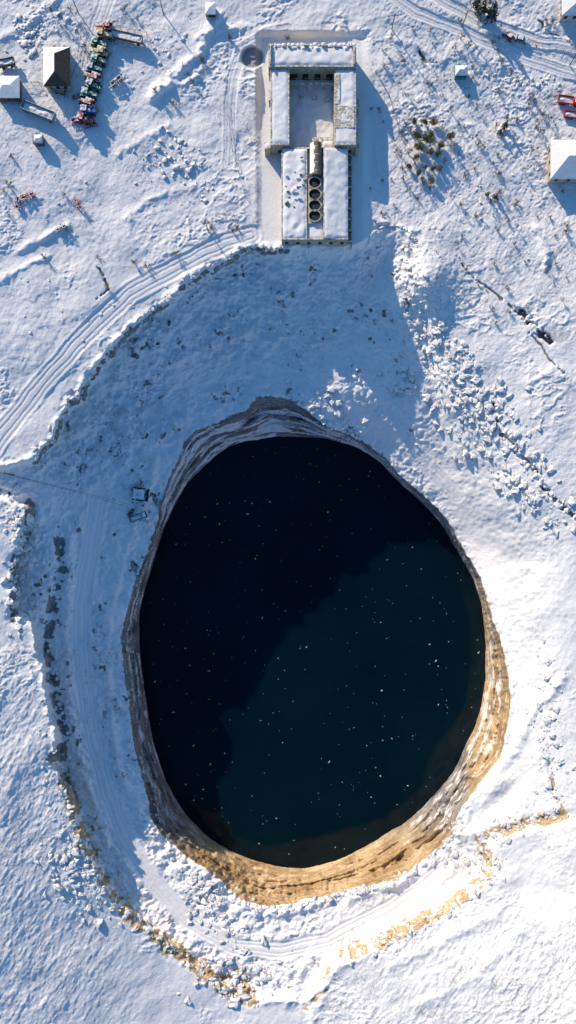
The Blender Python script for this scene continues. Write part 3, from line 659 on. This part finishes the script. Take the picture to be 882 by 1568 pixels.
# ------------------------------------------------------------------ machines
def tractor(u,v,rz,k,L=1.0):
    b=MB()
    for y in (-.85,.85):
        b.cyl((-1.1,y,.8),'y',.8,.42,'tyre',18);b.cyl((-1.1,y,.8),'y',.35,.46,k,12)
        b.cyl((1.4,y*.9,.5),'y',.5,.3,'tyre',16);b.cyl((1.4,y*.9,.5),'y',.2,.34,k,10)
        b.box(-1.95,-.3,y-.25,y+.25,1.58,1.68,k)
    b.box(-1.6,1.9,-.35,.35,.5,.95,'grey');b.box(-.1,2.05,-.5,.5,.95,1.55,k,.05,.06);b.box(2.05,2.1,-.3,.3,.8,1.4,'grey')
    b.box(-1.55,-.1,-.7,.7,1.0,1.6,k);b.box(-1.5,-.15,-.66,.66,1.6,2.35,'glass',.08,.06)
    b.box(-1.6,-.05,-.75,.75,2.35,2.5,k);b.patch(-1.5,-.8,-.7,.1,lambda x,y:2.5,'snow',.2,.03,.1,3)
    b.cyl((1.0,.2,1.9),'z',.05,.8,'grey',8);b.box(1.2,1.7,-.95,.95,.45,.6,'grey');b.box(-2.3,-1.6,-.5,.5,.55,.7,'grey')
    b.obj('tractor',gp(u,v,-.05),rz,bevel=.03,scale=L)
cols=['red','yellow','green','yellow','green','teal','red','green','green','red','blue','red']
for i,c in enumerate(cols):
    t=i/(len(cols)-1);u=161-30*t+ (3*math.sin(i*2)); v=44+142*t
    tractor(u,v,random.uniform(-.25,.25)+(math.pi if i%3==0 else 0)-.2,c,1.2)
def plough(u,v,rz,k,k2='grey',s=1.):
    b=MB();b.box(-2,2,-.08,.08,.7,.86,k);b.box(-1.5,1.7,.9,1.04,.7,.86,k);b.box(-1.6,-1.45,.08,.9,.7,.85,k);b.box(1.5,1.65,.08,.9,.7,.85,k)
    b.box(1.9,3.1,-.06,.06,.5,.64,k)
    for i in range(6):
        x=-1.7+i*.65;b.box(x,x+.1,-.05,.06,.1,.7,k2);b.box(x-.2,x+.25,-.35,-.05,.05,.4,k2,.08,.05)
        b.box(x,x+.1,.92,1.02,.1,.7,k2)
    b.cyl((-1.,.5,.45),'y',.45,.2,'tyre',14);b.cyl((1.1,.5,.45),'y',.45,.2,'tyre',14);b.box(-.5,.5,.2,.8,.86,1.3,k,.1,.1)
    b.obj('plough',gp(u,v),rz,scale=s)
for a in [(118,315,-.9,'red','blue',1.2),(44,304,.4,'red','grey',1.2),(30,312,1.4,'blue','red',1.1),(95,352,.5,'grey','grey',1.),(180,128,.7,'rust','grey',1.2),(152,70,.2,'yellow','red',.9),(120,186,.4,'blue','red',1.2),(146,176,1.,'red','grey',1.),(176,60,2,'rust','grey',1),(118,150,.3,'teal','red',.8),(140,194,.2,'red','blue',1.1),(165,88,1.,'rust','red',.9)]: plough(*a)
def trailer(u,v,rz,k,L=9.,W=2.4,name='farm_trailer',h=1.,wh=3):
    b=MB();b.box(-L/2,L/2,-W/2,W/2,.8,.95,k)
    b.box(-L/2,L/2,-W/2,-W/2+.08,.95,.95+h,k);b.box(-L/2,L/2,W/2-.08,W/2,.95,.95+h,k);b.box(-L/2,-L/2+.08,-W/2+.08,W/2-.08,.95,.95+h,k);b.box(L/2-.08,L/2,-W/2+.08,W/2-.08,.95,.95+h,k)
    b.patch(-L/2+.1,L/2-.1,-W/2+.1,W/2-.1,lambda x,y:.95+h*.5,'snow',.3,.2,.2,int(u))
    for x in (-L/2+1.2,L/2-1.2):
        for y in (-W/2+.1,W/2-.1): b.cyl((x,y,.45),'y',.45,.28,'tyre',14)
    b.box(L/2,L/2+1.4,-.06,.06,.6,.72,'grey');b.obj(name,gp(u,v),rz)
trailer(193,60,-.22,'rust',10.5,2.2);trailer(62,175,-.38,'grey',10,2.6,h=1.6);trailer(12,100,.2,'wood',5,2);trailer(92,140,-.2,'wood',4,2)
def car(u,v,rz,k,name='parked_car'):
    b=MB();b.box(-2.1,2.1,-.85,.85,.3,.85,k,.08,.04);b.box(-1.5,.9,-.78,.78,.85,1.35,'glass',.35,.12);b.box(-1.1,.5,-.64,.64,1.35,1.42,k)
    b.patch(-1.08,.0,-.6,.6,lambda x,y:1.42,'snow',.2,.03,.08,4);b.patch(1.3,1.95,-.7,.7,lambda x,y:.85,'snow',.2,.02,.06,4)
    for x in (-1.3,1.3):
        for y in (-.8,.8): b.cyl((x,y,.33),'y',.33,.2,'tyre',14)
    b.box(2.03,2.12,-.75,-.45,.6,.75,'ice');b.box(2.03,2.12,.45,.75,.6,.75,'ice');b.box(-.9,-.8,-.05,.05,1.42,1.5,'grey')
    b.obj(name,gp(u,v),rz,bevel=.04)
car(778,57,2.4,'red');car(797,62,-.3,'grey')
def truck(u,v,rz,k,k2,name='truck',s=1.):
    b=MB();b.box(-3.6,2.9,-.5,.5,.6,.85,'grey')
    b.box(1.3,3.0,-1.1,1.1,.8,2.3,k,.1,.08);b.box(1.5,3.03,-.95,.95,1.5,2.1,'glass',.02,.02);b.box(1.45,2.8,-.9,.9,2.3,2.36,'snow')
    b.box(-3.7,1.1,-1.15,1.15,.9,1.0,k2)
    for y in (-1.15,1.07): b.box(-3.7,1.1,y,y+.08,1.0,1.7,k2)
    b.box(-3.7,-3.62,-1.07,1.07,1.,1.7,k2);b.box(1.02,1.1,-1.07,1.07,1.,1.7,k2)
    b.patch(-3.5,1.,-1.,1.,lambda x,y:1.1,'snow',.25,.15,.2,6)
    for x in (-2.6,-1.5,2.1):
        for y in (-1.,1.): b.cyl((x,y,.5),'y',.5,.3,'tyre',14)
    b.obj(name,gp(u,v),rz,bevel=.03,scale=s)
truck(870,157,-.15,'red','red',s=1.);truck(876,178,-.1,'blue','red','truck',.8)
E2=bpy.data.objects.new('pump_station',None);bpy.context.scene.collection.objects.link(E2);E2.location=gp(216,757);E2.rotation_euler=(0,0,-.12);E2.scale=(1.15,1.15,1.15)
b=MB();b.box(-2.3,2.3,-1.9,1.9,.3,.6,'dark');b.box(-2.0,1.6,-1.5,1.5,.6,2.4,'teal');b.obj('cabin',parent=E2,bevel=.04)
b=MB();b.patch(-1.75,1.35,-1.25,1.25,lambda x,y:2.4,'snow',.3,.05,.2,8);b.obj('roof_snow',parent=E2,smooth=True)
b=MB();b.box(-.5,.5,-1.53,-1.5,.7,2.2,'dark');b.box(1.6,1.63,-.6,.6,1.3,2.0,'glass');b.box(-.7,.5,-.45,.45,2.62,2.9,'teal');b.cyl((2.1,0,.9),'z',.25,.6,'dark',12);b.obj('door_and_motor',parent=E2)
b=MB();b.box(-2.2,-2.1,-1.8,1.8,.6,1.5,'dark')
for i in range(4): b.cyl((-3.2+i*.1,-1.+i*.7,.3),'x',.16,2.2,'dark',10)
b.obj('railing_and_pipes',parent=E2)
truck(214,791,.35,'dark','dark','water_truck',.85)
plough(202,786,.9,'dark','grey',.9)
def pole(u,v,h,name='power_pole',rz=0):
    b=MB();b.limb((0,0,-.5),(0,0,h),.17,.11,'wood',10);b.box(-1.1,1.1,-.07,.07,h-.8,h-.65,'wood')
    for x in (-1,-.4,.4,1): b.cyl((x,0,h-.55),'z',.06,.2,'ice',8)
    b.limb((-.9,0,h-.8),(0,0,h-1.6),.04,.04,'wood',4);b.limb((.9,0,h-.8),(0,0,h-1.6),.04,.04,'wood',4)
    b.obj(name,gp(u,v),rz)
pole(22,727,9,rz=1.2);pole(600,45,7);pole(708,40,7,rz=.6);pole(120,20,7);pole(250,20,6.5);pole(872,100,7,rz=.4);pole(318,352,6)
def cable(name,a,bq,sag,r=.045,k='dark'):
    b=MB();n=16;pr=None
    for i in range(n+1):
        t=i/n;p=a.lerp(bq,t);p.z-=sag*4*t*(1-t)
        if pr is not None: b.limb(pr,p,r,r,k,5)
        pr=p.copy()
    b.obj(name)
cable('power_cable',gp(22,727,8.3),gp(200,772,2.),2.);cable('power_cable',gp(22,727,8.4),gp(198,776,2.),3.);cable('power_cable',gp(22,727,8.3),gp(-120,690,8.3),1.)
def fence(pl,name='wooden_fence',h=1.2,gap=2.):
    b=MB();pr=None
    for a,c in zip(pl[:-1],pl[1:]):
        n=max(1,int(math.dist(a,c)*S/gap))
        for i in range(n+1):
            p=gp(a[0]+(c[0]-a[0])*i/n,a[1]+(c[1]-a[1])*i/n)
            b.limb(p-Vector((0,0,.3)),p+Vector((0,0,h)),.07,.06,'wood',5)
            if pr is not None and (p-pr).length<gap*2:
                for z in (.5,1.): b.limb(pr+Vector((0,0,z*h)),p+Vector((0,0,z*h)),.035,.035,'wood',4)
            pr=p
    b.obj(name)
fence([(28,130),(60,128),(105,150)]);fence([(100,150),(118,100),(128,40)]);fence([(735,55),(790,62),(840,72),(885,82)]);fence([(0,160),(40,160)]);fence([(575,110),(596,150),(620,230)],'wire_fence',1.1,3.);fence([(348,160),(356,230),(375,300)],'wire_fence',1.1,3.)
fence([(820,178),(840,150),(885,148)]);fence([(165,40),(225,52),(228,75)])
# ------------------------------------------------------------------ camera, light
cam=bpy.data.cameras.new('camera');co=bpy.data.objects.new('camera',cam);bpy.context.scene.collection.objects.link(co)
co.location=(0,0,H);co.rotation_euler=(0,0,0);cam.sensor_fit='VERTICAL';cam.sensor_height=36;cam.lens=18*H/(CV*S);cam.clip_end=20000
bpy.context.scene.camera=co
ld=bpy.data.lights.new('sun','SUN');lo=bpy.data.objects.new('sun',ld);bpy.context.scene.collection.objects.link(lo)
d=Vector((SX*math.cos(SUN_EL),SY*math.cos(SUN_EL),-math.sin(SUN_EL)));lo.rotation_euler=d.to_track_quat('-Z','Y').to_euler()
lo.location=(-60,80,120)
ld.energy=5.0;ld.angle=math.radians(.5);ld.color=(1,.83,.63)
W=bpy.data.worlds.new('World');bpy.context.scene.world=W;W.use_nodes=True;nt=W.node_tree
sk=nt.nodes.new('ShaderNodeTexSky');sk.sky_type='NISHITA';sk.sun_disc=False;sk.sun_elevation=SUN_EL;sk.sun_rotation=math.atan2(-SX,-SY)
mx=nt.nodes.new('ShaderNodeMixRGB');mx.blend_type='MULTIPLY';mx.inputs[0].default_value=1;mx.inputs[2].default_value=(.37,.72,1.03,1)
nt.links.new(sk.outputs[0],mx.inputs[1]);nt.links.new(mx.outputs[0],nt.nodes['Background'].inputs['Color']);nt.nodes['Background'].inputs['Strength'].default_value=.135
vs=bpy.context.scene.view_settings;vs.view_transform='Standard';vs.look='None';vs.exposure=0
